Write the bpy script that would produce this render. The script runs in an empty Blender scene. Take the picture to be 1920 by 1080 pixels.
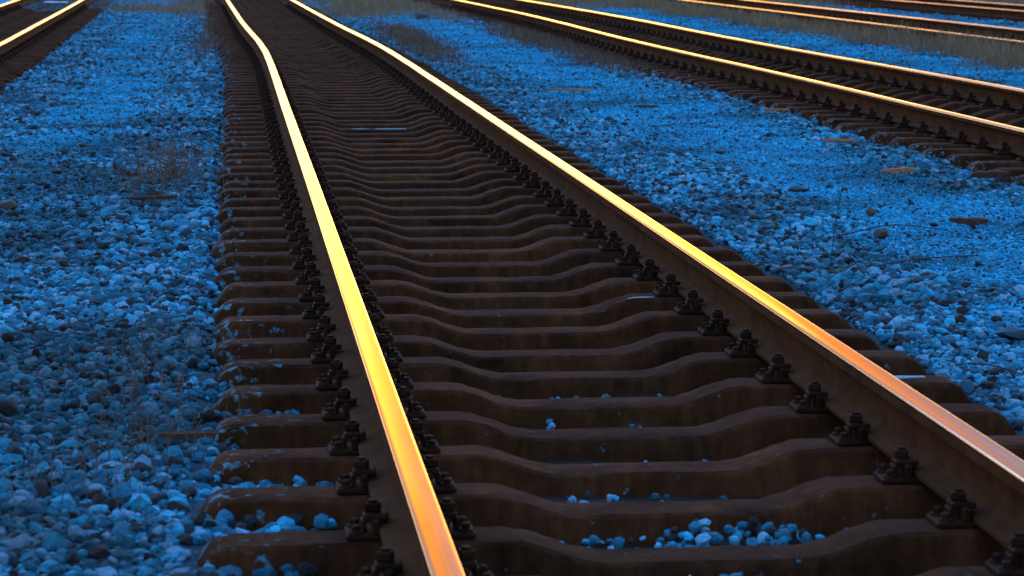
import bpy, bmesh, math, random
import numpy as np
from mathutils import Vector, Matrix

R = math.radians
rng = np.random.default_rng(7)
random.seed(11)
scn = bpy.context.scene
COL = scn.collection
RT = 0.40            # rail top height
SEAT = RT - 0.19     # top of sleepers under the rail

# ------------------------------------------------------------------ helpers
def tag(o, label=None, cat=None, group=None, kind=None):
    if label: o['label'] = label
    if cat: o['category'] = cat
    if group: o['group'] = group
    if kind: o['kind'] = kind
    return o

def link(name, me, parent=None, loc=(0, 0, 0)):
    o = bpy.data.objects.new(name, me)
    COL.objects.link(o)
    o.location = loc
    if parent: o.parent = parent
    return o

def mesh_np(name, V, F, mat=None, smooth_angle=None):
    me = bpy.data.meshes.new(name)
    me.from_pydata([tuple(v) for v in V], [], [tuple(f) for f in F])
    if mat: me.materials.append(mat)
    if smooth_angle is not None:
        me.polygons.foreach_set('use_smooth', [True] * len(me.polygons))
        me.set_sharp_from_angle(angle=R(smooth_angle))
    me.update()
    return me

def bm_mesh(name, bm, mat=None, smooth_angle=None):
    bmesh.ops.recalc_face_normals(bm, faces=bm.faces)
    me = bpy.data.meshes.new(name)
    bm.to_mesh(me); bm.free()
    if mat: me.materials.append(mat)
    if smooth_angle is not None:
        me.polygons.foreach_set('use_smooth', [True] * len(me.polygons))
        me.set_sharp_from_angle(angle=R(smooth_angle))
    return me

def add_box(bm, c, s, bev=0.0, rotz=0.0, shear_top=None):
    r = bmesh.ops.create_cube(bm, size=1.0)
    vs = r['verts']
    M = Matrix.Translation(c) @ Matrix.Rotation(rotz, 4, 'Z') @ Matrix.Diagonal((s[0], s[1], s[2], 1))
    bmesh.ops.transform(bm, matrix=M, verts=vs)
    if bev > 0:
        es = list({e for v in vs for e in v.link_edges})
        bmesh.ops.bevel(bm, geom=es, offset=bev, segments=1, affect='EDGES')

def add_cyl(bm, c, r, h, seg=8, rot=0.0, r2=None):
    M = Matrix.Translation(c) @ Matrix.Rotation(rot, 4, 'Z')
    bmesh.ops.create_cone(bm, cap_ends=True, segments=seg, radius1=r, radius2=r if r2 is None else r2, depth=h, matrix=M)

def vnoise(x, y, s, seed=0):
    """smooth value noise on arrays, range -1..1"""
    x = np.asarray(x, float) / s; y = np.asarray(y, float) / s
    xi = np.floor(x).astype(np.int64); yi = np.floor(y).astype(np.int64)
    fx = x - xi; fy = y - yi
    fx = fx * fx * (3 - 2 * fx); fy = fy * fy * (3 - 2 * fy)
    def h(a, b):
        n = (a * 374761393 + b * 668265263 + seed * 1442695041) & 0x7fffffff
        n = ((n ^ (n >> 13)) * 1274126177) & 0x7fffffff
        n = n ^ (n >> 16)
        return (n & 0xffff) / 32767.5 - 1
    a = h(xi, yi) * (1 - fx) + h(xi + 1, yi) * fx
    b = h(xi, yi + 1) * (1 - fx) + h(xi + 1, yi + 1) * fx
    return a * (1 - fy) + b * fy

def sstep(a, b, x):
    t = np.clip((np.asarray(x, float) - a) / (b - a), 0, 1)
    return t * t * (3 - 2 * t)

# ------------------------------------------------------------------ materials
def new_mat(name):
    m = bpy.data.materials.new(name); m.use_nodes = True
    nt = m.node_tree; nt.nodes.clear()
    out = nt.nodes.new('ShaderNodeOutputMaterial')
    b = nt.nodes.new('ShaderNodeBsdfPrincipled')
    nt.links.new(b.outputs[0], out.inputs[0])
    return m, nt, b

def N(nt, t, **kw):
    n = nt.nodes.new(t)
    for k, v in kw.items():
        if k in n.inputs: n.inputs[k].default_value = v
        else: setattr(n, k, v)
    return n

def ramp(nt, stops, fac):
    n = nt.nodes.new('ShaderNodeValToRGB')
    cr = n.color_ramp
    while len(cr.elements) < len(stops): cr.elements.new(0.5)
    for e, (p, c) in zip(cr.elements, stops):
        e.position = p; e.color = (*c, 1)
    nt.links.new(fac, n.inputs[0])
    return n

def mix(nt, fac, a, b, mode='MIX'):
    n = nt.nodes.new('ShaderNodeMix'); n.data_type = 'RGBA'; n.blend_type = mode
    for v, i in ((fac, 0), (a, 6), (b, 7)):
        if hasattr(v, 'is_linked'): nt.links.new(v, n.inputs[i])
        elif i == 0: n.inputs[i].default_value = v
        else: n.inputs[i].default_value = (*v, 1)
    return n.outputs[2]

def obj_coord(nt, scale=(1, 1, 1), rnd=True):
    tc = N(nt, 'ShaderNodeTexCoord')
    mp = N(nt, 'ShaderNodeMapping'); mp.inputs['Scale'].default_value = scale
    nt.links.new(tc.outputs['Object'], mp.inputs['Vector'])
    oi = N(nt, 'ShaderNodeObjectInfo')
    if rnd:
        mu = N(nt, 'ShaderNodeMath', operation='MULTIPLY'); mu.inputs[1].default_value = 57.0
        nt.links.new(oi.outputs['Random'], mu.inputs[0])
        cb = N(nt, 'ShaderNodeCombineXYZ')
        for i in range(3): nt.links.new(mu.outputs[0], cb.inputs[i])
        nt.links.new(cb.outputs[0], mp.inputs['Location'])
    return mp.outputs[0], oi.outputs['Random']

def noise(nt, vec, scale, detail=4, rough=0.55):
    n = N(nt, 'ShaderNodeTexNoise'); n.inputs['Scale'].default_value = scale
    n.inputs['Detail'].default_value = detail; n.inputs['Roughness'].default_value = rough
    nt.links.new(vec, n.inputs['Vector'])
    return n.outputs['Fac']

def bump(nt, b, height, strength, dist):
    n = N(nt, 'ShaderNodeBump'); n.inputs['Strength'].default_value = strength; n.inputs['Distance'].default_value = dist
    nt.links.new(height, n.inputs['Height']); nt.links.new(n.outputs[0], b.inputs['Normal'])
    return n

# crushed limestone
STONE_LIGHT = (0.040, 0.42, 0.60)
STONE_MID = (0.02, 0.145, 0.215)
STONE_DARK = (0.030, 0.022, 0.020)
def stone_material(name, light, midc, dark, dark_share):
    m, nt, b = new_mat(name)
    v, rnd = obj_coord(nt)
    grey = (light[0] * 4.5, light[1] * .9, light[2] * .85)
    r = ramp(nt, [(0.0, dark), (dark_share, dark), (dark_share + 0.08, midc), (0.60, midc), (0.86, light), (0.90, grey), (1.0, grey)], rnd)
    n1 = noise(nt, v, 2.2, 5, 0.65)
    n2 = noise(nt, v, 9.0, 3, 0.6)
    rr = ramp(nt, [(0.3, (0.55, 0.52, 0.5)), (0.62, (1.12, 1.1, 1.08))], n1)
    c = mix(nt, 1.0, r.outputs[0], rr.outputs[0], 'MULTIPLY')
    ge = N(nt, 'ShaderNodeNewGeometry')                  # dirty and clean patches of the yard
    d1 = noise(nt, ge.outputs['Position'], 0.8, 5, 0.65)
    for cx, cy, rx, ry, k in ((-.55, 9.3, .55, 2.8, .16), (-1.0, 17.5, .8, 3.6, .10), (2.9, 14.5, .35, 3.0, .08)):   # darker oval areas
        vm = N(nt, 'ShaderNodeVectorMath', operation='SUBTRACT'); vm.inputs[1].default_value = (cx, cy, 0); nt.links.new(ge.outputs['Position'], vm.inputs[0])
        vs_ = N(nt, 'ShaderNodeVectorMath', operation='MULTIPLY'); vs_.inputs[1].default_value = (1 / rx, 1 / ry, 0); nt.links.new(vm.outputs[0], vs_.inputs[0])
        ln = N(nt, 'ShaderNodeVectorMath', operation='LENGTH'); nt.links.new(vs_.outputs[0], ln.inputs[0])
        mm = N(nt, 'ShaderNodeMapRange'); mm.inputs[1].default_value = .4; mm.inputs[2].default_value = 1.2; mm.inputs[3].default_value = k; mm.inputs[4].default_value = 0.0
        nt.links.new(ln.outputs['Value'], mm.inputs[0])
        sb = N(nt, 'ShaderNodeMath', operation='SUBTRACT'); nt.links.new(d1, sb.inputs[0]); nt.links.new(mm.outputs[0], sb.inputs[1]); d1 = sb.outputs[0]
    dr = ramp(nt, [(0.36, (0.50, 0.34, 0.30)), (0.55, (1.0, 1.0, 1.0))], d1)
    c = mix(nt, 1.0, c, dr.outputs[0], 'MULTIPLY')
    nt.links.new(c, b.inputs['Base Color'])
    b.inputs['Roughness'].default_value = 0.85
    b.inputs['Specular IOR Level'].default_value = 0.25
    bump(nt, b, n2, 0.5, 0.25)
    return m
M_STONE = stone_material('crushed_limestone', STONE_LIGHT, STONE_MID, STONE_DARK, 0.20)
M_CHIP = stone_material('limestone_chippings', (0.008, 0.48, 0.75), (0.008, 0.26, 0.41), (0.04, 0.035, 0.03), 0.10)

def ground_material():
    m, nt, b = new_mat('gravel_bed')
    tc = N(nt, 'ShaderNodeTexCoord'); v = tc.outputs['Object']
    vo = N(nt, 'ShaderNodeTexVoronoi'); vo.inputs['Scale'].default_value = 55.0
    nt.links.new(v, vo.inputs['Vector'])
    vo2 = N(nt, 'ShaderNodeTexVoronoi'); vo2.inputs['Scale'].default_value = 24.0
    nt.links.new(v, vo2.inputs['Vector'])
    sep = N(nt, 'ShaderNodeSeparateColor'); nt.links.new(vo.outputs['Color'], sep.inputs[0])
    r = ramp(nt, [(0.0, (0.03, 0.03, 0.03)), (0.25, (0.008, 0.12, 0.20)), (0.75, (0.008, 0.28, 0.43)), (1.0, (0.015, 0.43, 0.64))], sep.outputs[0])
    big = noise(nt, v, 0.9, 4, 0.6)
    rr = ramp(nt, [(0.32, (0.62, 0.58, 0.55)), (0.6, (1.05, 1.05, 1.05))], big)
    c = mix(nt, 1.0, r.outputs[0], rr.outputs[0], 'MULTIPLY')
    ac = N(nt, 'ShaderNodeAttribute'); ac.attribute_name = 'gap_shade'
    c = mix(nt, ac.outputs['Fac'], c, (0.022, 0.016, 0.013))  # shade of the gaps between coarse stones, painted into the ground colour
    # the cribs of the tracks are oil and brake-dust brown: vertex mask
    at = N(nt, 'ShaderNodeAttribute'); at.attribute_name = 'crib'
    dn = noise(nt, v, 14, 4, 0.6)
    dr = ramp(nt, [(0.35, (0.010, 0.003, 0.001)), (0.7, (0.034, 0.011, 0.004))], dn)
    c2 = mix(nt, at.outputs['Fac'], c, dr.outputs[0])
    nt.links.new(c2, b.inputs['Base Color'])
    b.inputs['Roughness'].default_value = 0.95
    b.inputs['Specular IOR Level'].default_value = 0.15
    ad = N(nt, 'ShaderNodeMath', operation='ADD')
    nt.links.new(vo.outputs['Distance'], ad.inputs[0]); nt.links.new(vo2.outputs['Distance'], ad.inputs[1])
    iv = N(nt, 'ShaderNodeMath', operation='SUBTRACT'); iv.inputs[0].default_value = 1.0
    nt.links.new(ad.outputs[0], iv.inputs[1])
    bump(nt, b, iv.outputs[0], 0.9, 0.012)
    return m
M_GROUND = ground_material()

def sleeper_material():
    m, nt, b = new_mat('stained_concrete')
    v, rnd = obj_coord(nt)
    n1 = noise(nt, v, 5.0, 6, 0.65)
    n2 = noise(nt, v, 60.0, 3, 0.6)
    c = ramp(nt, [(0.3, (0.026, 0.0072, 0.0026)), (0.7, (0.092, 0.0265, 0.0098))], n1)
    # gravel dust flecks, thicker towards the sleeper's ends
    tc = N(nt, 'ShaderNodeTexCoord'); sp = N(nt, 'ShaderNodeSeparateXYZ'); nt.links.new(tc.outputs['Object'], sp.inputs[0])
    ab = N(nt, 'ShaderNodeMath', operation='MULTIPLY'); ab.inputs[1].default_value = -1.0; nt.links.new(sp.outputs[0], ab.inputs[0])
    mr = N(nt, 'ShaderNodeMapRange'); mr.inputs[1].default_value = 0.95; mr.inputs[2].default_value = 1.34
    mr.inputs[3].default_value = -0.02; mr.inputs[4].default_value = 0.17
    nt.links.new(ab.outputs[0], mr.inputs[0])
    fl = noise(nt, v, 24.0, 4, 0.62)
    su = N(nt, 'ShaderNodeMath', operation='ADD'); nt.links.new(fl, su.inputs[0]); nt.links.new(mr.outputs[0], su.inputs[1])
    fr = ramp(nt, [(0.66, (0, 0, 0)), (0.75, (1, 1, 1))], su.outputs[0])
    c2 = mix(nt, fr.outputs[0], c.outputs[0], (0.07, 0.17, 0.19))
    # vertical rust runs on the sides
    tv, _ = obj_coord(nt, (26, 26, 1.2))
    st = noise(nt, tv, 1.0, 3, 0.6)
    sr = ramp(nt, [(0.42, (0.65, 0.6, 0.55)), (0.65, (1.1, 1.08, 1.05))], st)
    c3 = mix(nt, 0.8, c2, sr.outputs[0], 'MULTIPLY')
    rv = ramp(nt, [(0.0, (0.78, 0.78, 0.8)), (1.0, (1.15, 1.1, 1.08))], rnd)
    c4 = mix(nt, 1.0, c3, rv.outputs[0], 'MULTIPLY')
    nt.links.new(c4, b.inputs['Base Color'])
    b.inputs['Roughness'].default_value = 0.9
    b.inputs['Specular IOR Level'].default_value = 0.03
    bump(nt, b, n2, 0.6, 0.005)
    return m
M_SLEEPER = sleeper_material()

def rust_material(name, a, bcol, rough=0.8, spec=0.3):
    m, nt, b = new_mat(name)
    v, rnd = obj_coord(nt)
    n1 = noise(nt, v, 6.0, 6, 0.7)
    n2 = noise(nt, v, 90.0, 2, 0.6)
    c = ramp(nt, [(0.3, a), (0.7, bcol)], n1)
    nt.links.new(c.outputs[0], b.inputs['Base Color'])
    b.inputs['Roughness'].default_value = rough
    b.inputs['Specular IOR Level'].default_value = spec
    bump(nt, b, n2, 0.35, 0.003)
    return m
M_RUST = rust_material('rusty_rail_steel', (0.026, 0.0068, 0.0017), (0.095, 0.0255, 0.006), 0.9, 0.04)
M_WELD = rust_material('weld_metal', (0.07, 0.024, 0.007), (0.16, 0.055, 0.016), 0.8, 0.05)
M_IRON = rust_material('dark_rusty_iron', (0.008, 0.0024, 0.0008), (0.042, 0.011, 0.003), 0.7, 0.05)

def steel_material(name, r0, r1):
    m, nt, b = new_mat(name)
    v, rnd = obj_coord(nt, (160, 0.8, 0), rnd=True)
    st = noise(nt, v, 1.0, 4, 0.6)
    v2, _ = obj_coord(nt, (14, 0.9, 0))
    s2 = noise(nt, v2, 1.0, 3, 0.5)
    c = ramp(nt, [(0.3, (0.52, 0.40, 0.29)), (0.7, (0.78, 0.62, 0.46))], st)
    nt.links.new(c.outputs[0], b.inputs['Base Color'])
    b.inputs['Metallic'].default_value = 1.0
    mr = N(nt, 'ShaderNodeMapRange'); mr.inputs[1].default_value = 0.3; mr.inputs[2].default_value = 0.7
    mr.inputs[3].default_value = r0; mr.inputs[4].default_value = r1
    nt.links.new(s2, mr.inputs[0]); nt.links.new(mr.outputs[0], b.inputs['Roughness'])
    bump(nt, b, st, 0.15, 0.0006)
    return m
M_STEEL = steel_material('burnished_rail_steel', .09, .14)
M_BRIGHT = steel_material('bright_rail_steel', .06, .11)

def plain(name, a, bcol, scale=20, rough=0.85, stretch=(1, 1, 1)):
    m, nt, b = new_mat(name)
    v, rnd = obj_coord(nt, stretch)
    n1 = noise(nt, v, scale, 5, 0.65)
    c = ramp(nt, [(0.3, a), (0.7, bcol)], n1)
    nt.links.new(c.outputs[0], b.inputs['Base Color'])
    b.inputs['Roughness'].default_value = rough
    b.inputs['Specular IOR Level'].default_value = 0.2
    bump(nt, b, n1, 0.4, 0.004)
    return m
M_WOOD = plain('weathered_wood', (0.10, 0.03, 0.010), (0.50, 0.16, 0.055), 6, 0.8, (6, 40, 40))
M_DARKWOOD = plain('dark_rotten_wood', (0.02, 0.007, 0.003), (0.10, 0.03, 0.012), 6, 0.85, (6, 40, 40))
M_SLATE = plain('dark_slate', (0.010, 0.022, 0.028), (0.022, 0.045, 0.055), 12, 0.7)
M_BROWNSTONE = plain('brown_stone', (0.035, 0.022, 0.016), (0.09, 0.065, 0.05), 12, 0.85)
M_WIRE = plain('dark_twig', (0.02, 0.012, 0.009), (0.05, 0.03, 0.022), 30)
M_GRASS = plain('grey_green_dry_grass', (0.10, 0.060, 0.034), (0.34, 0.17, 0.075), 3, 0.9)
M_RUSSET = plain('russet_dry_weed', (0.08, 0.038, 0.022), (0.17, 0.075, 0.040), 3, 0.9)
M_SPROUT = plain('fresh_green_leaf', (0.05, 0.07, 0.006), (0.10, 0.12, 0.01), 8, 0.7)
M_LIME = plain('white_lime_smear', (0.07, 0.12, 0.14), (0.22, 0.30, 0.30), 60, 0.8)
M_PALE = plain('pale_plastic_sheet', (0.35, 0.45, 0.60), (0.5, 0.6, 0.75), 5, 0.4)

# ------------------------------------------------------------------ tracks
def curve(pts):
    xs = np.array([p[0] for p in pts], float); ys = np.array([p[1] for p in pts], float)
    def f(d):
        d = np.asarray(d, float)
        # lightly smoothed polyline
        w = [(-4.5, .1), (-3.0, .14), (-1.5, .17), (0, .18), (1.5, .17), (3.0, .14), (4.5, .1)]
        return sum(k * np.interp(d + o, xs, ys) for o, k in w)
    return f
C_MAIN = curve([(0, 1.19), (35, 1.185), (40, 1.10), (45.5, .975), (56, .83), (66.4, .69), (90, .35), (150, -.8)])
C_RIGHT = curve([(0, 6.30), (28, 6.295), (32, 6.24), (36, 6.15), (42, 6.19), (50, 6.26), (57, 6.18), (65.5, 6.05), (90, 5.6), (150, 4.2)])
C_LEFT = curve([(0, -3.55), (30, -3.68), (37.5, -3.75), (48.7, -3.92), (57, -4.04), (66.7, -4.2), (90, -4.6), (150, -6)])
C_FAR = curve([(0, 11.55), (60, 11.55), (90, 11.4), (150, 10.8)])
C_LAST = curve([(0, 16.6), (60, 16.5), (90, 16.35), (150, 15.8)])
TRACKS = {'main': C_MAIN, 'right': C_RIGHT, 'left': C_LEFT, 'far': C_FAR, 'last': C_LAST}
DZ = {'main': 0.0, 'right': 0.0, 'left': 0.0, 'far': -0.03, 'last': -0.03}
HALF = 0.7535

def arc_profile():
    pts = []
    # right half of the crown: 300 mm, then 80 mm, then 13 mm corner
    z = 0.0; x = 0.0; a = 0.0
    for rad, a1, n in ((0.300, R(1.9), 3), (0.080, R(14), 5), (0.013, R(80), 7)):
        cx = x - rad * math.sin(a); cz = z - rad * math.cos(a)
        for i in range(1, n + 1):
            t = a + (a1 - a) * i / n
            pts.append((cx + rad * math.sin(t), cz + rad * math.cos(t)))
        x, z = pts[-1]; a = a1
    return pts
CROWN = arc_profile()
HX, HZ = CROWN[-1]

def worn_profile():
    # hollow-worn running band, then rounded corners
    pts = [(x, 2.1 * x * x) for x in np.linspace(.004, .024, 6)]
    a0 = math.atan(2 * 2.1 * .024)
    x, z = pts[-1]
    pts += [(x + .003, z + .0001), (x + .005, z - .0003)]
    x, z = pts[-1]; rad = .0075
    for i in range(1, 8):
        t = R(12) + (R(82) - R(12)) * i / 7
        pts.append((x + rad * (math.sin(t) - math.sin(R(12))), z + rad * (math.cos(t) - math.cos(R(12)))))
    sc = HX / pts[-1][0]
    return [(p * sc, q - .0013) for p, q in pts]
WORN = worn_profile()

def sweep(name, prof, cfun, off, zoff, tilt, mat, d0, d1, angle):
    ds = np.concatenate([np.arange(d0, 30, 1.0), np.arange(30, 60, 0.5), np.arange(60, d1 + .1, 2.0)])
    n = len(prof); V = []; F = []
    ct, st = math.cos(tilt), math.sin(tilt)
    cx = cfun(ds) + off + 0.0015 * vnoise(ds, ds * 0 + off * 13, 2.3, 5)
    cz = RT + zoff + 0.0012 * vnoise(ds, ds * 0 + off * 7, 1.9, 9)
    for k, d in enumerate(ds):
        for (x, z) in prof:
            V.append((cx[k] + x * ct + z * st, d, cz[k] + z * ct - x * st))
    for k in range(len(ds) - 1):
        for i in range(n):
            j = (i + 1) % n
            F.append((k * n + i, k * n + j, (k + 1) * n + j, (k + 1) * n + i))
    F.append(tuple(range(n))[::-1]); F.append(tuple((len(ds) - 1) * n + i for i in range(n)))
    bm = bmesh.new()
    vs = [bm.verts.new(v) for v in V]
    for f in F: bm.faces.new([vs[i] for i in f])
    return bm_mesh(name, bm, mat, angle)

w = HX + 0.0003
half = [(w - .002, -.0135), (w, -.016), (w, -.040), (w - .004, -.044), (.014, -.052), (.009, -.062), (.0085, -.125), (.012, -.140), (.022, -.148), (.072, -.158), (.075, -.161), (.075, -.172)]
BODY = half + [(-x, z) for x, z in half[::-1]]
top = [(0.0, 0.0)] + CROWN
HEAD = [(-x, z) for x, z in CROWN[::-1]] + top + [(HX, -.0145), (-HX, -.0145)]
HEAD_WORN = [(-x, z) for x, z in WORN[::-1]] + [(0.0, -.0013)] + WORN + [(HX, -.0145), (-HX, -.0145)]

def rail(tr, side, label):
    # side -1 left, +1 right ; inward cant 1:40
    tilt = -side * math.atan(1 / 40) 
    body = link('running_rail', sweep('rail_web', BODY, TRACKS[tr], side * HALF, DZ[tr], tilt, M_RUST, 4.0, 145, 30))
    tag(body, label, 'rail', 'running rails of the yard')
    link('polished_head', sweep('rail_head', HEAD_WORN if tr == 'main' else HEAD, TRACKS[tr], side * HALF, DZ[tr], tilt, M_BRIGHT if (tr, side) == ('main', 1) else M_STEEL, 4.0, 145, 50), body)
    return body
rail('main', -1, 'broad glowing gold left rail of the central track, running down to the bottom edge')
R_MAIN = rail('main', 1, 'gold right rail of the central track, running out at the lower right edge')
rail('right', -1, 'thin yellow near rail of the track to the right of the central track')
R_RIGHT = rail('right', 1, 'thin yellow far rail of the track to the right of the central track')
rail('left', -1, 'short yellow rail piece in the upper left corner, outer rail of the left track')
rail('left', 1, 'yellow inner rail of the left track, beside the wide blue gravel strip')
rail('far', -1, 'broken thin gold rail half hidden in the grey green grass belt at upper right')
rail('far', 1, 'pale gold rail just behind the grey green grass belt at upper right')
rail('last', -1, 'thin orange rail near the top right corner, second from the corner')
rail('last', 1, 'pale rail cut off by the top right corner, farthest of all')

def weld(body, tr, side, d):
    bm = bmesh.new()
    for s in (-1, 1):
        add_box(bm, (s * .0105, 0, -.095), (.010, .055, .068), .003)
        add_box(bm, (s * .040, 0, -.1525), (.050, .055, .014), .003)
    o = link('weld_collar', bm_mesh('weld_collar', bm, M_WELD), body, (float(TRACKS[tr](d)) + side * HALF, d, RT + DZ[tr]))
    o.rotation_euler = (0, -side * math.atan(1 / 40), 0)
# ------------------------------------------------------------------ sleepers
def sleeper_mesh(seed):
    rr = random.Random(seed)
    xs = [-1.30, -1.285, -1.25, -1.225, -1.20, -1.0, -.62, -.50]
    zs = [-.085, -.060, -.018, -.005, 0, 0, 0, 0]
    k = 9
    for i in range(1, k + 1):
        t = i / k; s = t * t * (3 - 2 * t)
        xs.append(-.50 + .25 * t); zs.append(-.062 * s)
    for x in (-.16, -.08): xs.append(x); zs.append(-.062)
    for k0, (x, z) in enumerate(((-1.12, 0), (-1.06, 0), (-.92, 0), (-.80, 0), (-.7, 0))): xs.append(x); zs.append(z)
    o_ = sorted(range(len(xs)), key=lambda i: xs[i]); xs = [xs[i] for i in o_]; zs = [zs[i] for i in o_]
    xs = xs + [0] + [-x for x in xs[::-1]]; zs = zs + [-.062] + zs[::-1]
    V = []; F = []
    for x, z in zip(xs, zs):
        e = 1.0 if abs(x) < 1.28 else .96
        sec = [(-.126, -.21), (-.104, z - .022), (-.098, z - .008), (-.084, z), (0, z + .002), (.084, z), (.098, z - .008), (.104, z - .022), (.126, -.21)]
        chip = [rr.uniform(.35, 1.0) if rr.random() < .10 else 0 for _ in range(2)]
        for k0, (y, zz) in enumerate(sec):
            c_ = chip[0] if k0 in (1, 2, 3) else chip[1] if k0 in (5, 6, 7) else 0
            if k0 in (0, 8): c_ = 0
            V.append((x + rr.uniform(-.003, .003), (y + rr.uniform(-.0025, .0025)) * e * (1 - .10 * c_), zz + rr.uniform(-.002, .0015) - .011 * c_ * (k0 not in (3, 5))))
    n = 9
    for a in range(len(xs) - 1):
        for i in range(n):
            j = (i + 1) % n
            F.append((a * n + i, a * n + j, (a + 1) * n + j, (a + 1) * n + i))
    F.append(tuple(range(n))); F.append(tuple((len(xs) - 1) * n + i for i in range(n))[::-1])
    bm = bmesh.new(); vs = [bm.verts.new(v) for v in V]
    for f in F: bm.faces.new([vs[i] for i in f])
    return bm_mesh('sleeper', bm, M_SLEEPER, 24)
for b_, t_, d_ in ((R_MAIN, 'main', 22.26), (R_MAIN, 'main', 19.86), (R_MAIN, 'main', 40.3), (R_RIGHT, 'right', 32.5), (R_RIGHT, 'right', 27.5)): weld(b_, t_, 1, d_)
ME_SLEEPERS = [sleeper_mesh(k) for k in range(9)]
ME_SLEEPER = ME_SLEEPERS[0]

# fastening, origin at the sleeper's seat under the rail's centre (rail top is 0.19 higher)
def plate_bm(bm):
    add_box(bm, (0, 0, .009), (.325, .13, .018), .005)
    for s in (-1, 1):
        add_box(bm, (s * .087, 0, .035), (.018, .13, .034), .003)
def clip_bm(bm, s):
    add_box(bm, (s * .086, 0, .054), (.064, .064, .018), .005)
    add_box(bm, (s * .117, 0, .033), (.014, .056, .030), .003)
def bolt_bm(bm, s):
    add_cyl(bm, (s * .094, 0, .064), .022, .004, 12)
    add_box(bm, (s * .094, 0, .076), (.038, .038, .022), .004, .25 * s)
    add_cyl(bm, (s * .094, 0, .090), .012, .009, 8)
def screw_bm(bm, s, q):
    y = .042 * q
    add_cyl(bm, (s * .138, y, .021), .022, .007, 12, 0, .018)
    add_box(bm, (s * .138, y, .030), (.021, .021, .018), .004, .5 * q + .4)
def one(f, name, mat, *a):
    bm = bmesh.new()
    f(bm, *a)
    return bm_mesh(name, bm, mat, 30)
ME_PLATE = one(plate_bm, 'baseplate', M_IRON)
ME_CLIP = {s: one(clip_bm, 'clip', M_IRON, s) for s in (-1, 1)}
ME_BOLT = {s: one(bolt_bm, 'clip_bolt', M_IRON, s) for s in (-1, 1)}
ME_SCREW = {(s, q): one(screw_bm, 'sleeper_screw', M_IRON, s, q) for s in (-1, 1) for q in (-1, 1)}
def whole_bm(bm):
    plate_bm(bm)
    for s in (-1, 1): clip_bm(bm, s); bolt_bm(bm, s); screw_bm(bm, s, -1); screw_bm(bm, s, 1)
ME_FAST = one(whole_bm, 'rail_fastening', M_IRON)

ONES = ['', 'first', 'second', 'third', 'fourth', 'fifth', 'sixth', 'seventh', 'eighth', 'ninth', 'tenth', 'eleventh', 'twelfth', 'thirteenth', 'fourteenth', 'fifteenth', 'sixteenth', 'seventeenth', 'eighteenth', 'nineteenth']
TENS = ['', '', 'twenty', 'thirty', 'forty', 'fifty', 'sixty', 'seventy', 'eighty', 'ninety']
def ordinal(n):
    if n < 20: return ONES[n]
    if n >= 100: return 'hundredth' if n == 100 else 'hundred and ' + ordinal(n - 100)
    t, o = divmod(n, 10)
    return TENS[t][:-1] + 'ieth' if o == 0 else TENS[t] + '-' + ONES[o]

SLEEPERS = {}
def make_sleeper(tr, d, label, detail, group):
    o = link('sleeper', random.choice(ME_SLEEPERS))
    c = float(TRACKS[tr](d)); sl = float(TRACKS[tr](d + .5) - TRACKS[tr](d - .5))
    o.location = (c + random.gauss(.01, .014), d + random.gauss(0, .012), SEAT + DZ[tr] + random.gauss(-.001, .0012))
    o.rotation_euler = (0, 0, -math.atan(sl) + random.gauss(0, .006))
    tag(o, label, 'sleeper', group)
    dx = c - o.location.x
    for s in (-1, 1):
        x = s * HALF + dx
        if detail == 2:
            p = link('baseplate', ME_PLATE, o, (x, 0, 0))
            for q in (-1, 1):
                link('rail_clip', ME_CLIP[q], p); link('clip_bolt', ME_BOLT[q], p, (0, random.gauss(0, .003), 0))
                for y in (-1, 1): link('sleeper_screw', ME_SCREW[(q, y)], p)
        elif detail == 1:
            link('rail_fastening', ME_FAST, o, (x, 0, 0))
    SLEEPERS[(tr, round(d, 2))] = o
    return o

d = 14.23 - .6 * 14
k = -1
MAIN_D = []
while d < 67.6:
    if k < 1:
        lab = 'nearest dark concrete sleeper, just under the bottom edge of the central track' if k == 0 else 'dark concrete sleeper below the picture, closest to the viewer of all'
    else:
        lab = 'dark brown concrete sleeper, %s up from the bottom edge in the central track' % ordinal(k)
    make_sleeper('main', d, lab, 2 if d < 26 else 1, 'concrete sleepers of the central track')
    MAIN_D.append(d)
    d += .6; k += 1
d, k = 16.6, -1
RIGHT_D = []
while d < 67:
    make_sleeper('right', d, 'dark concrete sleeper, %s one in from the right edge in the right track' % ordinal(k) if k > 0 else 'dark sleeper of the right track just outside the right edge', 1, 'concrete sleepers of the right track')
    RIGHT_D.append(d); d += .6; k += 1
d, k = 28.2, -2
LEFT_D = []
while d < 67:
    make_sleeper('left', d, 'dark concrete sleeper, %s one in from the left edge in the left track' % ordinal(k) if k > 0 else 'dark sleeper of the left track just outside the left edge', 1, 'concrete sleepers of the left track')
    LEFT_D.append(d); d += .6; k += 1
d, k = 36.4, 1
FAR_D = []
while d < 58:
    make_sleeper('far', d, 'overgrown sleeper behind the grass belt, %s one in from the right edge' % ordinal(k), 1, 'overgrown sleepers behind the grass belt')
    FAR_D.append(d); d += .6; k += 1
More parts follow.
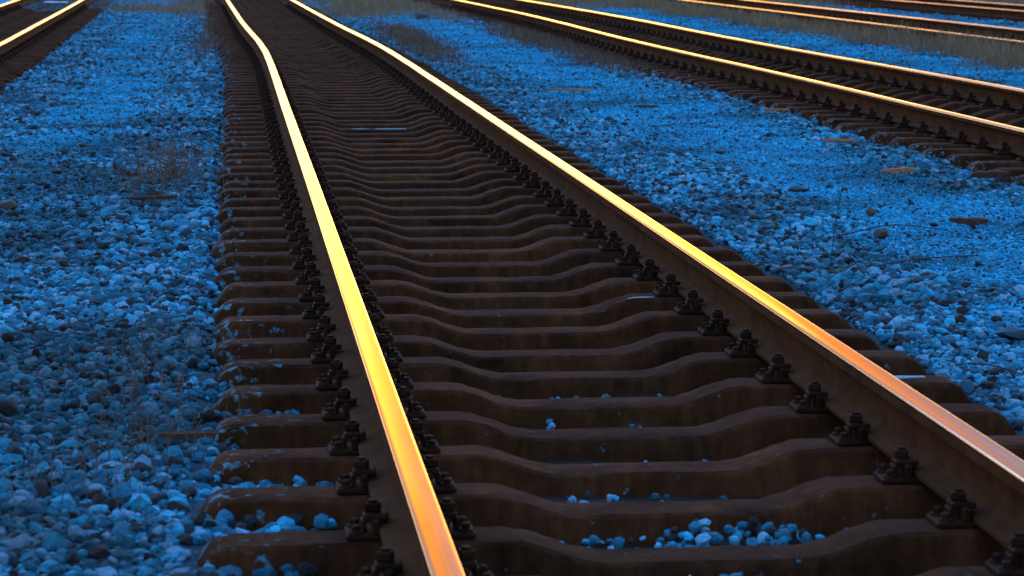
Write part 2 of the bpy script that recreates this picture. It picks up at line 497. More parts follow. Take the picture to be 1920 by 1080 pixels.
# the sleepers of the last track and all those beyond the frame: too many and too small
def merged_sleepers(name, spec, label):
    src = ME_SLEEPER
    n = len(src.vertices); co = np.empty(n * 3); src.vertices.foreach_get('co', co); co = co.reshape(-1, 3)
    fs = [tuple(p.vertices) for p in src.polygons]
    V = []; F = []
    for tr, ds in spec:
        for d in ds:
            b = len(V)
            V.extend((co + np.array([float(TRACKS[tr](d)), d, SEAT + DZ[tr] - .001])).tolist())
            F.extend(tuple(i + b for i in f) for f in fs)
    o = link(name, mesh_np(name, V, F, M_SLEEPER, 24))
    tag(o, label, 'sleepers', kind='stuff')
merged_sleepers('far_off_sleepers', [('last', np.arange(52, 100, .6)), ('main', np.arange(MAIN_D[-1] + .6, 100, .6)), ('right', np.arange(RIGHT_D[-1] + .6, 100, .6)),
                 ('left', np.arange(LEFT_D[-1] + .6, 100, .6)), ('far', np.arange(FAR_D[-1] + .6, 100, .6))],
                'dark sleepers of the farthest track at the top right and beyond the top edge')

# ------------------------------------------------------------------ ground
CROP = [(tr, TRACKS[tr]) for tr in TRACKS]
def track_u(x, d):
    u = np.full(np.shape(x), 99.0)
    for tr, c in CROP:
        u = np.minimum(u, np.abs(x - c(d)))
    return u
def ground_z(x, d):
    x = np.asarray(x, float); d = np.asarray(d, float)
    u = track_u(x, d)
    cm = C_MAIN(d)
    crib = SEAT - .145 + .02 * vnoise(x, d, .5, 3)
    # stones have been kicked up into the nearest cribs of the main track, outside its left rail and in the middle
    near = 1 - sstep(8.6, 11.0, d)
    out_left = (x < cm - 0.93) & (x > cm - 2)
    crib = np.where(out_left, crib + near * (.055 + .03 * vnoise(x, d, .35, 8)), crib)
    mid_ = np.abs(x - cm) < .5 + .1 * vnoise(x, d, .3, 12)
    crib = np.where(mid_, crib + near * (.016 + .012 * vnoise(x, d, .22, 13)), crib)
    shoulder = SEAT - .050 + .018 * vnoise(x, d, .6, 1) + .012 * vnoise(x, d, .23, 2)
    path = SEAT - .045 + .02 * vnoise(x, d, 1.7, 4) + .008 * vnoise(x, d, .4, 6)
    z = crib + (shoulder - crib) * sstep(1.16, 1.34, u)
    z = z + (path - z) * sstep(1.5, 2.1, u)
    return z
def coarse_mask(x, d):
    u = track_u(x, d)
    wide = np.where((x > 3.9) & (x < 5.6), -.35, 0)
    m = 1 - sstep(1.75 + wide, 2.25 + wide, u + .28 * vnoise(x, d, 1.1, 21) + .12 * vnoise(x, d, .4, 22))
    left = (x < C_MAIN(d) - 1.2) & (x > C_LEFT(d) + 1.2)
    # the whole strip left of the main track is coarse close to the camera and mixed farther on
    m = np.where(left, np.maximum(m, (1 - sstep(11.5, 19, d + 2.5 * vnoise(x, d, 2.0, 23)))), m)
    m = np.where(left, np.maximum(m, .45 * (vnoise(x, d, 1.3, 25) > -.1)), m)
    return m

def make_ground():
    xs = np.concatenate([[-1500, -400, -120, -40, -18], np.arange(-8, 20.01, .09), [24, 40, 120, 400, 1500]])
    ys = np.concatenate([[-600, -100, -20, 0, 3], np.arange(5, 30, .085), np.arange(30, 85, .2), [95, 110, 150, 220, 400, 900, 2500]])
    X, Y = np.meshgrid(xs, ys)
    Z = ground_z(X, Y)
    u = track_u(X, Y)
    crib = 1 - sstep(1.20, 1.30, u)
    out = (X < -12) | (X > 21) | (Y < 4) | (Y > 100)
    Z = np.where(out, SEAT - .05, Z)
    nx, ny = len(xs), len(ys)
    V = np.stack([X, Y, Z], -1).reshape(-1, 3)
    idx = np.arange(nx * ny).reshape(ny, nx)
    F = np.stack([idx[:-1, :-1], idx[:-1, 1:], idx[1:, 1:], idx[1:, :-1]], -1).reshape(-1, 4)
    me = bpy.data.meshes.new('ground')
    me.vertices.add(len(V)); me.vertices.foreach_set('co', V.ravel())
    me.loops.add(F.size); me.loops.foreach_set('vertex_index', F.ravel())
    me.polygons.add(len(F)); me.polygons.foreach_set('loop_start', np.arange(0, F.size, 4)); me.polygons.foreach_set('loop_total', np.full(len(F), 4))
    me.update(calc_edges=True); me.validate()
    me.polygons.foreach_set('use_smooth', np.ones(len(F), bool))
    a2 = me.attributes.new('gap_shade', 'FLOAT', 'POINT'); a2.data.foreach_set('value', (.85 * coarse_mask(X, Y) * (Y < 70)).ravel().astype(np.float32))
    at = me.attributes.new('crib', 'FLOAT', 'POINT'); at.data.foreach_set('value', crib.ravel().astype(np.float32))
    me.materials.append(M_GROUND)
    o = link('ground', me); o['kind'] = 'structure'; o['label'] = 'blue grey gravel ground of the rail yard'
make_ground()

# ------------------------------------------------------------------ stones (geometry nodes, stuff)
def stone_nodes(name, mat, variants=10, sub=2, lo=.62, hi=1.0):
    ng = bpy.data.node_groups.new(name, 'GeometryNodeTree')
    ng.interface.new_socket('Geometry', in_out='INPUT', socket_type='NodeSocketGeometry')
    ng.interface.new_socket('Geometry', in_out='OUTPUT', socket_type='NodeSocketGeometry')
    n = ng.nodes; L = ng.links
    gi = n.new('NodeGroupInput'); go = n.new('NodeGroupOutput')
    g2i = n.new('GeometryNodeGeometryToInstance')
    for k in range(variants):
        if lo > .6: sub = 2 if k % 3 == 0 else 1
        ico = n.new('GeometryNodeMeshIcoSphere'); ico.inputs['Radius'].default_value = 1.0; ico.inputs['Subdivisions'].default_value = sub
        sp = n.new('GeometryNodeSetPosition')
        pos = n.new('GeometryNodeInputPosition')
        rv = n.new('FunctionNodeRandomValue'); rv.data_type = 'FLOAT'
        fl = [s for s in rv.inputs if s.enabled and s.type == 'VALUE']
        fl[0].default_value = lo; fl[1].default_value = hi
        rv.inputs['Seed'].default_value = 31 + 7 * k
        mu = n.new('ShaderNodeVectorMath'); mu.operation = 'SCALE'
        L.new(pos.outputs[0], mu.inputs[0]); L.new(rv.outputs[1], mu.inputs['Scale'])
        L.new(ico.outputs['Mesh'], sp.inputs['Geometry']); L.new(mu.outputs[0], sp.inputs['Position'])
        ch = n.new('GeometryNodeConvexHull'); L.new(sp.outputs[0], ch.inputs[0])
        sm = n.new('GeometryNodeSetMaterial'); sm.inputs['Material'].default_value = mat
        L.new(ch.outputs[0], sm.inputs['Geometry'])
        ss = n.new('GeometryNodeSetShadeSmooth'); ss.inputs['Shade Smooth'].default_value = False
        L.new(sm.outputs[0], ss.inputs[0])
        L.new(ss.outputs[0], g2i.inputs[0])
    iop = n.new('GeometryNodeInstanceOnPoints')
    iop.inputs['Pick Instance'].default_value = True
    def attr(nm, typ):
        a = n.new('GeometryNodeInputNamedAttribute'); a.data_type = typ; a.inputs['Name'].default_value = nm
        return [s for s in a.outputs if s.enabled and s.name == 'Attribute'][0]
    L.new(gi.outputs[0], iop.inputs['Points']); L.new(g2i.outputs[0], iop.inputs['Instance'])
    L.new(attr('pick', 'INT'), iop.inputs['Instance Index'])
    L.new(attr('rot', 'FLOAT_VECTOR'), iop.inputs['Rotation'])
    L.new(attr('scl', 'FLOAT_VECTOR'), iop.inputs['Scale'])
    L.new(iop.outputs[0], go.inputs[0])
    return ng
NG_STONE = stone_nodes('scatter_stones', M_STONE, 15, 2, .601, 1.0)
NG_CHIP = stone_nodes('scatter_chips', M_CHIP, 6, 1, .6, 1.0)

def scatter(name, P, size, ng, label, cat, flat=.68, sink=.25):
    n = len(P)
    me = bpy.data.meshes.new(name)
    s = size / 2
    S = np.stack([s * rng.uniform(.85, 1.4, n), s * rng.uniform(.75, 1.1, n), s * rng.uniform(flat - .16, flat + .2, n)], -1)
    P = P.copy(); P[:, 2] += S[:, 2] * rng.uniform(-sink, .75, n)
    me.vertices.add(n); me.vertices.foreach_set('co', P.ravel())
    RO = np.stack([rng.normal(0, .42, n), rng.normal(0, .42, n), rng.uniform(0, 6.283, n)], -1)
    a = me.attributes.new('scl', 'FLOAT_VECTOR', 'POINT'); a.data.foreach_set('vector', S.ravel().astype(np.float32))
    a = me.attributes.new('rot', 'FLOAT_VECTOR', 'POINT'); a.data.foreach_set('vector', RO.ravel().astype(np.float32))
    a = me.attributes.new('pick', 'INT', 'POINT'); a.data.foreach_set('value', rng.integers(0, 1000, n).astype(np.int32))
    o = link(name, me)
    md = o.modifiers.new('scatter', 'NODES'); md.node_group = ng
    tag(o, label, cat, kind='stuff')
    return o

# what the camera (and one a step to the side) can see
CAM = np.array([0.0, 0.0, RT + 1.293]); YAW = R(5.656); PITCH = R(6.93); FPX = 5308.0
def visible(x, d, m=.9):
    # lateral limits of the frame at distance d with a margin
    lo = d * math.tan(YAW - math.atan(960 / FPX)) - m
    hi = d * math.tan(YAW + math.atan(960 / FPX)) + m * 1.6
    return (x > lo) & (x < hi)
def jitter_grid(x0, x1, d0, d1, dens):
    st = 1 / math.sqrt(dens)
    gx = np.arange(x0, x1, st); gd = np.arange(d0, d1, st)
    X, D = np.meshgrid(gx, gd)
    X = X + rng.uniform(-.6, .6, X.shape) * st; D = D + rng.uniform(-.6, .6, D.shape) * st
    return X.ravel(), D.ravel()
ZONES = [('left', -3.2, 0.35, 'between the left track and the central track'),
         ('mid', 2.0, 5.4, 'between the central track and the right track'),
         ('right', 7.2, 10.6, 'between the right track and the grass belt'),
         ('back', 12.4, 15.6, 'behind the pale rail at the upper right')]
for zn, x0, x1, where in ZONES:
    big = []; sz = []
    for d0, d1, dens, mean in ((5.6, 14, 1500, .038), (14, 30, 1000, .038), (30, 78, 460, .046)):
        X, D = jitter_grid(x0 - (1.2 if zn == 'left' else 0), x1, d0, d1, dens)
        k = visible(X, D)
        X, D = X[k], D[k]
        u = track_u(X, D)
        cm = coarse_mask(X, D)
        ph = np.abs((D - 14.23 + .3) % .6 - .3)
        prob = np.where((u > 1.325) | ((u > 1.13) & (ph > .155) & (X < 1)), .045 + .90 * cm, 0.0)
        k = rng.random(len(X)) < prob
        X, D, cm = X[k], D[k], cm[k]
        big.append(np.stack([X, D, ground_z(X, D)], -1))
        sz.append(np.clip(mean * np.exp(rng.normal(0, .36, len(X))), .016, .088) * np.where(cm > .5, 1, .85))
    big = np.concatenate(big); sz = np.concatenate(sz)
    scatter('ballast_stones', big, sz, NG_STONE, 'coarse crushed ballast stones ' + where, 'ballast')
    fine = []; fs = []
    for d0, d1, dens, mean in ((5.6, 22, 1900, .019), (22, 40, 900, .026), (40, 78, 420, .036)):
        X, D = jitter_grid(x0 - (1.2 if zn == 'left' else 0), x1, d0, d1, dens)
        k = visible(X, D, .5)
        X, D = X[k], D[k]
        k = (track_u(X, D) > 1.325) & (rng.random(len(X)) < np.clip(1.15 - coarse_mask(X, D), .45, 1))
        X, D = X[k], D[k]
        fine.append(np.stack([X, D, ground_z(X, D)], -1)); fs.append(mean * np.exp(rng.normal(0, .3, len(X))))
    fine = np.concatenate(fine); fs = np.concatenate(fs)
    scatter('fine_gravel', fine, fs, NG_CHIP, 'fine blue gravel chippings ' + where, 'gravel', .6, .1)
    print(zn, len(big), len(fine))

# stones kicked into the cribs of the main track
P = []; S = []
for i, d in enumerate(MAIN_D[:-1]):
    if d > 20: break
    near = float(1 - sstep(9.0, 11.5, d))
    n = int(46 * near)
    for _ in range(n):                                   # outside the left rail
        x = C_MAIN(d) - 1.29 + abs(random.gauss(0, .20))
        y = d + .6 - random.uniform(.11, .36)
        P.append((x, y, float(ground_z(x, y)) + random.uniform(.0, .03) * near)); S.append(random.uniform(.03, .065))
    if d < 7.1:
        for _ in range(150):                             # heap in the nearest crib
            x = C_MAIN(d) + random.gauss(.06, .25); y = d + random.uniform(.17, .46)
            w_ = max(.25, 1 - abs(x - C_MAIN(d) - .06) / .55)
            P.append((x, y, float(ground_z(x, y)) + random.uniform(0, .062) * w_)); S.append(random.uniform(.024, .050))
    elif d < 9.6:
        for _ in range(random.choice((5, 9, 14))):       # small heaps of two or three stones
            x = C_MAIN(d) + random.gauss(.05, .26); y = d + random.uniform(.15, .26)
            for z_ in (.0, .022, .044):
                P.append((x + random.gauss(0, .008), y + random.gauss(0, .01), float(ground_z(x, y)) + z_)); S.append(random.uniform(.020, .040))
scatter('crib_stones', np.array(P, float), np.array(S), NG_STONE, 'loose blue stones lying between the nearest sleepers of the central track', 'stones', .75, .1)

# ------------------------------------------------------------------ weeds
def blades(name, spots, mat, label, cat='grass'):
    """spots: list of (x, d, radius, count, height)"""
    V = []; F = []
    for x, d, rx, rd, cnt, h in spots:
        for _ in range(cnt):
            px = random.gauss(x, rx); pd = random.gauss(d, rd)
            if float(track_u(np.array(px), np.array(pd))) < 1.0 and name != 'track_grass': continue
            z = float(ground_z(px, pd)) - .01
            hh = h * random.uniform(.45, 1.15); a = random.uniform(0, 6.283); le = random.uniform(.05, .5) * hh
            w0 = random.uniform(.0007, .0016) * (1 + pd / 22)
            dx, dy = math.cos(a) * le, math.sin(a) * le
            wx, wy = w0 * math.cos(a + 1.2), w0 * math.sin(a + 1.2)
            b = len(V)
            V += [(px - wx, pd - wy, z), (px + wx, pd + wy, z), (px + dx * .35 + wx * .8, pd + dy * .35 + wy * .8, z + hh * .6), (px + dx * .35 - wx * .8, pd + dy * .35 - wy * .8, z + hh * .6), (px + dx, pd + dy, z + hh)]
            F += [(b, b + 1, b + 2, b + 3), (b + 3, b + 2, b + 4)]
            if random.random() < .5:                     # side sprig
                t = random.uniform(.3, .7); a2 = random.uniform(0, 6.283); l2 = hh * random.uniform(.15, .35)
                bx, by, bz = px + dx * t * .5, pd + dy * t * .5, z + hh * t
                b = len(V)
                V += [(bx - wx, by - wy, bz), (bx + wx, by + wy, bz), (bx + math.cos(a2) * l2, by + math.sin(a2) * l2, bz + l2 * .8)]
                F += [(b, b + 1, b + 2)]
    o = link(name, mesh_np(name, V, F, mat)); tag(o, label, cat, kind='stuff')
belt = []
for _ in range(170):
    dd = random.uniform(33, 72); belt.append((random.gauss(10.15, .28), dd, .20, .45, random.choice((40, 80, 120, 150)), (.15 + .19 * random.random()) * (1.35 if dd < 43 else 1)))
for _ in range(40):
    dd = random.uniform(33, 72); belt.append((random.gauss(11.5, .5), dd, .3, .6, 50, .2))
blades('track_grass', belt, M_GRASS, 'belt of grey green grass along the far track at the upper right')
blades('dry_weeds', [(-.45, 18.3, .17, .9, 380, .20), (-.40, 20.4, .14, .6, 180, .16), (-.33, 42, .12, 3.0, 300, .25), (-.32, 52, .12, 3.0, 300, .25)], M_RUSSET, 'thin russet dry weeds beside the left sleeper ends of the central track')
blades('wispy_weeds', [(-.25, 8.5, .10, .55, 90, .17), (-.33, 9.6, .08, .5, 60, .16), (-.22, 10.6, .07, .4, 40, .17), (-.42, 8.0, .1, .3, 40, .14)], M_RUSSET, 'wispy dark weeds over the coarse stones at the lower left')
blades('far_grass', [(-1.9, 67, .8, 2.2, 2600, .13), (-.7, 66, .4, 4, 1200, .16), (-.6, 76, .5, 4, 1500, .25), (-2.9, 84, 1.2, 4, 2500, .3), (2.7, 62, .5, 3.0, 1500, .2), (3.6, 67, .7, 3.0, 2600, .24), (4.3, 60, .3, 3, 700, .18), (3.2, 78, 1.2, 4, 3500, .3), (8.6, 72, .7, 4, 2600, .28), (14, 74, .8, 4, 2000, .28), (19.2, 64, .7, 4, 3500, .22), (20.0, 74, 1.0, 4, 3000, .3)], M_GRASS, 'grey green grass along the top edge on both sides of the central track')
blades('verge_weeds', [(4.72, 44, .22, 3.0, 1800, .2), (4.70, 36, .18, 2.2, 1100, .18), (2.75, 41, .2, 3.2, 1500, .2), (2.85, 47, .22, 2.5, 1000, .2)], M_RUSSET, 'dark dry weeds along the ballast edges of the right and central tracks')

# ------------------------------------------------------------------ things lying on the gravel
def at(px, py, z):
    """point of the ground seen at a photo pixel (only used to read off where a thing lies)"""
    cx, cy = px - 960, py - 540
    v = np.array([cx, FPX, -cy], float)
    c, s = math.cos(PITCH), math.sin(PITCH); v = np.array([v[0], v[1] * c + v[2] * s, -v[1] * s + v[2] * c])
    c, s = math.cos(YAW), math.sin(YAW); v = np.array([v[0] * c + v[1] * s, -v[0] * s + v[1] * c, v[2]])
    t = (z - CAM[2]) / v[2]
    return v[0] * t, v[1] * t
def on_ground(px, py):
    x, d = at(px, py, SEAT - .04)
    for _ in range(3):
        x, d = at(px, py, float(ground_z(x, d)) + .01)
    return x, d, float(ground_z(x, d))

def splinter(name, px, py, length, wid, hgt, rz, mat, label, cat, n=9, seed=0, lift=.040):
    hgt *= 1.3; length *= 1.1; wid *= .8
    """a split, tapering piece of wood along local x"""
    rr = random.Random(seed)
    bm = bmesh.new(); rings = []
    for i in range(n):
        t = i / (n - 1) * 2 - 1
        e = max(.5, (1 - abs(t) ** 5)) * rr.uniform(.75, 1.1)
        zc = .05 * length * t * t * rr.uniform(-.1, .4) + rr.uniform(-.06, .06) * hgt
        yc = rr.uniform(-.1, .1) * wid
        ring = []
        for (a, b) in ((-.5, -.4), (.5, -.5), (.46, .1), (.2, .5), (-.15, .36), (-.48, .3)):
            ring.append(bm.verts.new((t * length / 2, yc + a * wid * e * rr.uniform(.85, 1.15), zc + b * hgt * e * rr.uniform(.85, 1.15))))
        rings.append(ring)
    for a, b in zip(rings, rings[1:]):
        for i in range(6): bm.faces.new((a[i], a[(i + 1) % 6], b[(i + 1) % 6], b[i]))
    bm.faces.new(rings[0][::-1]); bm.faces.new(rings[-1])
    x, d, z = on_ground(px, py)
    o = link(name, bm_mesh(name, bm, mat), None, (x, d, z + hgt * .5 + lift))
    o.rotation_euler = (rr.uniform(-.15, .15), rr.uniform(-.05, .05), rz)
    tag(o, label, cat); return o
G = 'wood scraps on the gravel'
for a in (
    ('wood_scrap', 1685, 334, .225, .045, .03, .25, M_WOOD, 'brown split wood stick lying alone on the pale gravel right of centre', 'wood scrap', 9, 3),
    ('wood_scrap', 1856, 343, .225, .06, .042, -.1, M_DARKWOOD, 'blunt dark brown wood scrap near the right edge of the gravel', 'wood scrap', 9, 4),
    ('wood_scrap', 1816, 432, .185, .06, .034, -.15, M_DARKWOOD, 'short dark wood scrap with a reddish front, nearest of the loose wood', 'wood scrap', 9, 5),
    ('wood_scrap', 1573, 274, .24, .03, .022, -.2, M_WOOD, 'slim tan wood stick tilted down to the right, below the right track', 'wood scrap', 9, 6),
    ('wood_scrap', 1454, 215, .21, .03, .02, -.15, M_WOOD, 'slim tan wood stick close to the sleeper ends of the right track', 'wood scrap', 9, 7),
    ('wood_scrap', 1214, 208, .20, .03, .02, .05, M_DARKWOOD, 'straight black wood stick on the gravel middle between central and right tracks', 'wood scrap', 9, 8),
    ('wood_scrap', 1070, 176, .42, .035, .02, -.25, M_WOOD, 'long thin reddish stick beside the central track, farthest loose wood', 'wood scrap', 9, 9),
    ('wood_scrap', 285, 385, .27, .04, .022, .12, M_DARKWOOD, 'thin dark stick among the stones left of the central track', 'wood scrap', 9, 10),
    ('wood_scrap', 352, 842, .16, .03, .02, -.12, M_DARKWOOD, 'dark stick across the stones at the lower left, near the sleeper ends', 'wood scrap', 9, 11)):
    splinter(*a); 
for o in list(COL.objects):
    if o.name.split('.')[0] == 'wood_scrap': o['group'] = G

def rock(px, py, sx, sy, sz, rz, mat, label, seed):
    rr = random.Random(seed); bm = bmesh.new()
    pts = []
    for _ in range(26):
        v = Vector((rr.gauss(0, 1), rr.gauss(0, 1), rr.gauss(0, 1))).normalized() * rr.uniform(.8, 1.0)
        pts.append(bm.verts.new((v.x * sx / 2, v.y * sy / 2, v.z * sz / 2)))
    r = bmesh.ops.convex_hull(bm, input=pts)
    bmesh.ops.delete(bm, geom=[g for g in r['geom_interior'] if isinstance(g, bmesh.types.BMVert)], context='VERTS')
    x, d, z = on_ground(px, py)
    o = link('loose_rock', bm_mesh('loose_rock', bm, mat), None, (x, d, z + sz * .5))
    o.rotation_euler = (rr.uniform(-.15, .15), rr.uniform(-.15, .15), rz)
    tag(o, label, 'rock', 'dark rocks on the gravel')
rock(1605, 245, .15, .12, .05, .1, M_SLATE, 'flat dark blue slate close to the sleepers of the right track', 1)
rock(1240, 297, .20, .10, .05, .5, M_SLATE, 'long dark slate tilted up to the right beside the central track', 2)
rock(1495, 358, .17, .10, .045, -.2, M_SLATE, 'dark flat rock in the middle of the right gravel strip, left of the tan stick', 3)
rock(1318, 327, .16, .07, .04, -.3, M_SLATE, 'low dark rock at the coarse ballast edge of the central track, below the long slate', 4)
rock(1898, 640, .16, .12, .07, 0, M_SLATE, 'big dark blue rock at the right edge above the last sleepers', 5)
rock(1634, 404, .075, .07, .06, 0, M_BROWNSTONE, 'round brown rock on the fine gravel above the twig arc', 6)
rock(1652, 446, .10, .08, .065, 0, M_BROWNSTONE, 'brown rock under the arched twig', 7)
rock(1444, 255, .08, .07, .05, 0, M_SLATE, 'small round dark rock on the gravel below the far tan stick', 8)
rock(1352, 288, .10, .08, .045, 0, M_BROWNSTONE, 'dark brown rock above the coarse ballast right of the central track', 9)
rock(62, 243, .14, .09, .06, .3, M_SLATE, 'dark pointed rock on the left gravel near the left edge', 10)
rock(106, 326, .10, .08, .055, 0, M_BROWNSTONE, 'brown rock on the fine gravel at the left, right of the edge', 11)
rock(155, 276, .07, .06, .05, 0, M_SLATE, 'small black rock on the fine gravel in the left strip', 12)
rock(12, 395, .14, .1, .08, 0, M_BROWNSTONE, 'dark brown rock cut by the left edge of the picture', 13)
rock(790, 36, .35, .3, .16, 0, M_SLATE, 'large dark lump in the far grass between central and right tracks', 14)

def twig(pts, rad, mat, label, name='twig', cat='twig'):
    cu = bmesh.new(); rings = []
    P = [Vector(p) for p in pts]
    # smooth
    Q = []
    for i in range(len(P) - 1):
        p0, p1, p2, p3 = P[max(i - 1, 0)], P[i], P[i + 1], P[min(i + 2, len(P) - 1)]
        for k in range(6):
            t = k / 6
            Q.append(.5 * ((2 * p1) + (p2 - p0) * t + (2 * p0 - 5 * p1 + 4 * p2 - p3) * t * t + (3 * p1 - p0 - 3 * p2 + p3) * t ** 3))
    Q.append(P[-1])
    for i, q in enumerate(Q):
        tg = (Q[min(i + 1, len(Q) - 1)] - Q[max(i - 1, 0)]).normalized()
        a = tg.cross(Vector((0, 0, 1)));  a = a.normalized() if a.length > 1e-4 else Vector((1, 0, 0)); b = tg.cross(a)
        r = rad * (1 - .55 * i / len(Q))
        rings.append([cu.verts.new(q + a * r * math.cos(k * 1.0472) + b * r * math.sin(k * 1.0472)) for k in range(6)])
    for r0, r1 in zip(rings, rings[1:]):
        for k in range(6): cu.faces.new((r0[k], r0[(k + 1) % 6], r1[(k + 1) % 6], r1[k]))
    cu.faces.new(rings[0]); cu.faces.new(rings[-1][::-1])
    o = link(name, bm_mesh(name, cu, mat, 60)); tag(o, label, cat); return o
def gpts(pp):
    r = []
    for px, py, l in pp:
        x, d, z = on_ground(px, py); r.append((x, d, z + l))
    return r
twig(gpts([(1580, 448, .03), (1650, 442, .06), (1700, 440, .06), (1770, 442, .04), (1800, 446, .02)]), .004, M_WIRE, 'thin dark arched twig over the brown rock on the right gravel')
twig(gpts([(1640, 504, .02), (1700, 500, .04), (1760, 494, .04), (1835, 486, .03)]), .0045, M_WIRE, 'thin dark twig rising to the right, below the arched twig')
twig(gpts([(1815, 692, .03), (1860, 706, .05), (1930, 722, .04)]), .004, M_WIRE, 'black wiry twig at the right edge beside the last sleepers')
twig(gpts([(1222, 240, .02), (1280, 236, .03), (1345, 230, .02)]), .005, M_WIRE, 'thin dark twig in the middle of the gravel beside the central track')
twig(gpts([(295, 66, .03), (330, 73, .04), (352, 75, .03)]), .008, M_WIRE, 'dark twig far back on the left gravel strip')
x, d, z = on_ground(1555, 505)
twig([(x, d, z - .02), (x + .025, d + .02, z + .18), (x + .06, d + .03, z + .38), (x + .115, d + .05, z + .58)], .0022, M_WIRE, 'tall thin dead stalk rising from the ballast right of the central track', 'dead_stalk', 'stalk')
x, d, z = on_ground(1548, 520)

def sprout(px, py, s, label):
    x, d, z = on_ground(px, py)
    V = []; F = []
    for k in range(7):
        a = k * 2.4; e = random.uniform(.3, 1.1); l = s * random.uniform(.6, 1)
        dx, dy, dz = math.cos(a) * math.cos(e) * l, math.sin(a) * math.cos(e) * l, math.sin(e) * l
        wx, wy = -math.sin(a) * l * .28, math.cos(a) * l * .28
        b = len(V)
        V += [(0, 0, 0), (dx * .5 + wx, dy * .5 + wy, dz * .6), (dx, dy, dz), (dx * .5 - wx, dy * .5 - wy, dz * .6), (dx * .5, dy * .5, dz * .45)]
        F += [(b, b + 1, b + 4), (b + 1, b + 2, b + 4), (b + 2, b + 3, b + 4), (b + 3, b, b + 4)]
    o = link('sprout', mesh_np('sprout', V, F, M_SPROUT), None, (x, d, z + .03)); tag(o, label, 'sprout', 'green sprouts in the ballast')
sprout(1412, 424, .045, 'tiny green sprout in the ballast, farthest of three right of the central track')
sprout(1455, 434, .05, 'tiny green sprout in the ballast, middle one of three right of the central track')
sprout(1576, 518, .035, 'tiny green sprout in the ballast, nearest of three right of the central track')
sprout(385, 330, .05, 'small yellow green sprout among russet weeds left of the central track')

# lime smears on three sleepers (thin crusts, parts of their sleepers)
def smear(i, pts, label=None):
    """pts: polygon in the sleeper's local top plane (x, y), draped"""
    dd = MAIN_D[i]; o = SLEEPERS[('main', round(dd, 2))]
    xs, zs = [], []
    V = []; F = []
    def topz(x):
        a = abs(x)
        t = min(max((.5 - a) / .25, 0), 1)
        return -.062 * t * t * (3 - 2 * t)
    n = len(pts)
    for x, y0, y1 in pts:
        V += [(x, y0, topz(x) + .0045), (x, y1, topz(x) + .0045), (x, y0 - .002, topz(x) - .004), (x, y1 + .002, topz(x) - .004)]
    for k in range(n - 1):
        b = 4 * k; c = b + 4
        F += [(b, c, c + 1, b + 1), (b + 2, c + 2, c, b), (b + 1, c + 1, c + 3, b + 3)]
    link('lime_smear', mesh_np('lime_smear', V, F, M_LIME), o)
def nearest(d): return min(range(len(MAIN_D)), key=lambda i: abs(MAIN_D[i] - d))
i1 = nearest(at(690, 238, SEAT - .06)[1])
smear(i1, [(-.20, -.06, -.045), (-.12, -.07, -.03), (-.05, -.06, -.05)])
smear(i1, [(.0, -.075, -.05), (.08, -.08, -.03), (.2, -.075, -.035), (.26, -.06, -.05)])
i2 = nearest(at(1220, 556, SEAT)[1])
smear(i2, [(.45, -.070, -.064), (.48, -.078, -.062), (.53, -.082, -.064), (.56, -.083, -.074)])
i3 = nearest(at(1740, 706, SEAT)[1])
smear(i3, [(.98, .0, .03), (1.02, .0, .06), (1.09, .01, .05), (1.15, .02, .045)])

# far bits at the top edge
x, d = at(105, 3, SEAT)
V = []; F = []
for i in range(7):
    for j in range(5):
        V.append((-.3 + .1 * i + random.uniform(-.02, .02), -.25 + .12 * j + random.uniform(-.03, .03), .012 + .02 * random.random()))
for i in range(6):
    for j in range(4): F.append((i * 5 + j, i * 5 + 5 + j, i * 5 + 6 + j, i * 5 + 1 + j))
me = mesh_np('pale_sheet', V, F, M_PALE, 60)
o = link('plastic_sheet', me, None, (x, d, SEAT - .03)); tag(o, 'crumpled pale blue sheet lying between the rails of the left track', 'sheet')
sm = o.modifiers.new('thick', 'SOLIDIFY'); sm.thickness = .004

# ------------------------------------------------------------------ light
SUN_EL, SUN_AZ = 1.5, 5.5     # azimuth clockwise from +Y (down the tracks)
wd = bpy.data.worlds.new('World'); scn.world = wd; wd.use_nodes = True
nt = wd.node_tree; nt.nodes.clear()
sky = nt.nodes.new('ShaderNodeTexSky'); sky.sky_type = 'NISHITA'; sky.sun_disc = False
sky.sun_elevation = R(SUN_EL); sky.sun_rotation = R(SUN_AZ)
sky.altitude = 0; sky.air_density = 2.0; sky.dust_density = 4.0; sky.ozone_density = 4.5
bg = nt.nodes.new('ShaderNodeBackground'); bg.inputs['Strength'].default_value = 0.15
wo = nt.nodes.new('ShaderNodeOutputWorld')
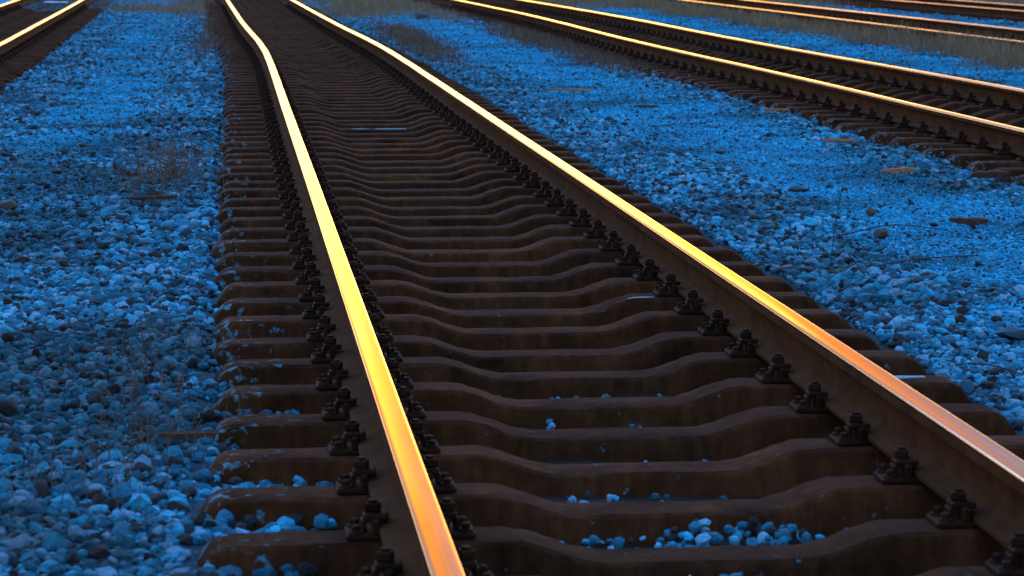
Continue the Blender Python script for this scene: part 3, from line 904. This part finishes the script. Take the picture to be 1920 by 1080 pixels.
# sky tint by direction, shaped for gold reflections on the rails
tc = nt.nodes.new('ShaderNodeTexCoord')
sx = nt.nodes.new('ShaderNodeSeparateXYZ'); nt.links.new(tc.outputs['Generated'], sx.inputs[0])
def mth(op, a, b=None):
    n = nt.nodes.new('ShaderNodeMath'); n.operation = op
    for i, v in enumerate((a, b)):
        if v is None: continue
        if hasattr(v, 'is_linked'): nt.links.new(v, n.inputs[i])
        else: n.inputs[i].default_value = v
    return n.outputs[0]
az = mth('DIVIDE', sx.outputs[0], mth('MAXIMUM', sx.outputs[1], .02))
off = mth('ABSOLUTE', mth('SUBTRACT', az, math.tan(R(SUN_AZ))))
q = mth('ADD', sx.outputs[2], mth('MULTIPLY', off, .60))
q2 = mth('ADD', sx.outputs[2], mth('MULTIPLY', off, .12))
def stage(lo, hi, q=q):
    mr = nt.nodes.new('ShaderNodeMapRange'); mr.interpolation_type = 'SMOOTHSTEP'
    mr.inputs[1].default_value = math.sin(R(hi)); mr.inputs[2].default_value = math.sin(R(lo))
    nt.links.new(q, mr.inputs[0]); return mr.outputs[0]
tint = mix(nt, stage(19.0, 34.0), (1, 1, 1), (.08, .11, .17))     # added dull violet darkening of the unseen sky over the glow
tint = mix(nt, stage(11.0, 18.0), tint, (.16, .11, .010))
tint = mix(nt, stage(2.0, 8.0), tint, (.55, 2.2, 2.0))
col = mix(nt, 1.0, sky.outputs[0], tint, 'MULTIPLY')
col = mix(nt, stage(1.0, 9.0, q2), col, mix(nt, 1.0, col, (.55, .42, .20), 'ADD'))     # added glow low over the tracks, pales the far rail reflections
nt.links.new(col, bg.inputs[0]); nt.links.new(bg.outputs[0], wo.inputs[0])
sl = bpy.data.lights.new('sun', 'SUN'); sl.energy = 0.0030; sl.angle = R(17.0); sl.color = (1.0, .38, .03)
so = bpy.data.objects.new('sun', sl); COL.objects.link(so)
sd = Vector((math.sin(R(SUN_AZ)) * math.cos(R(SUN_EL)), math.cos(R(SUN_AZ)) * math.cos(R(SUN_EL)), math.sin(R(SUN_EL))))
so.rotation_euler = sd.to_track_quat('Z', 'Y').to_euler(); so.location = (0, 20, 30)

# ------------------------------------------------------------------ camera
cd = bpy.data.cameras.new('camera'); cam = bpy.data.objects.new('camera', cd); COL.objects.link(cam)
cam.location = CAM; cam.rotation_euler = (R(90) - PITCH, 0, -YAW)
cd.sensor_width = 36; cd.lens = FPX / 1920 * 36; cd.clip_end = 6000; cd.clip_start = .1
cd.dof.use_dof = True; cd.dof.focus_distance = 13.5; cd.dof.aperture_fstop = 9.0
scn.camera = cam
vs = scn.view_settings
vs.view_transform = 'Standard'; vs.look = 'None'; vs.gamma = 1; vs.use_curve_mapping = False; vs.exposure = 5.5
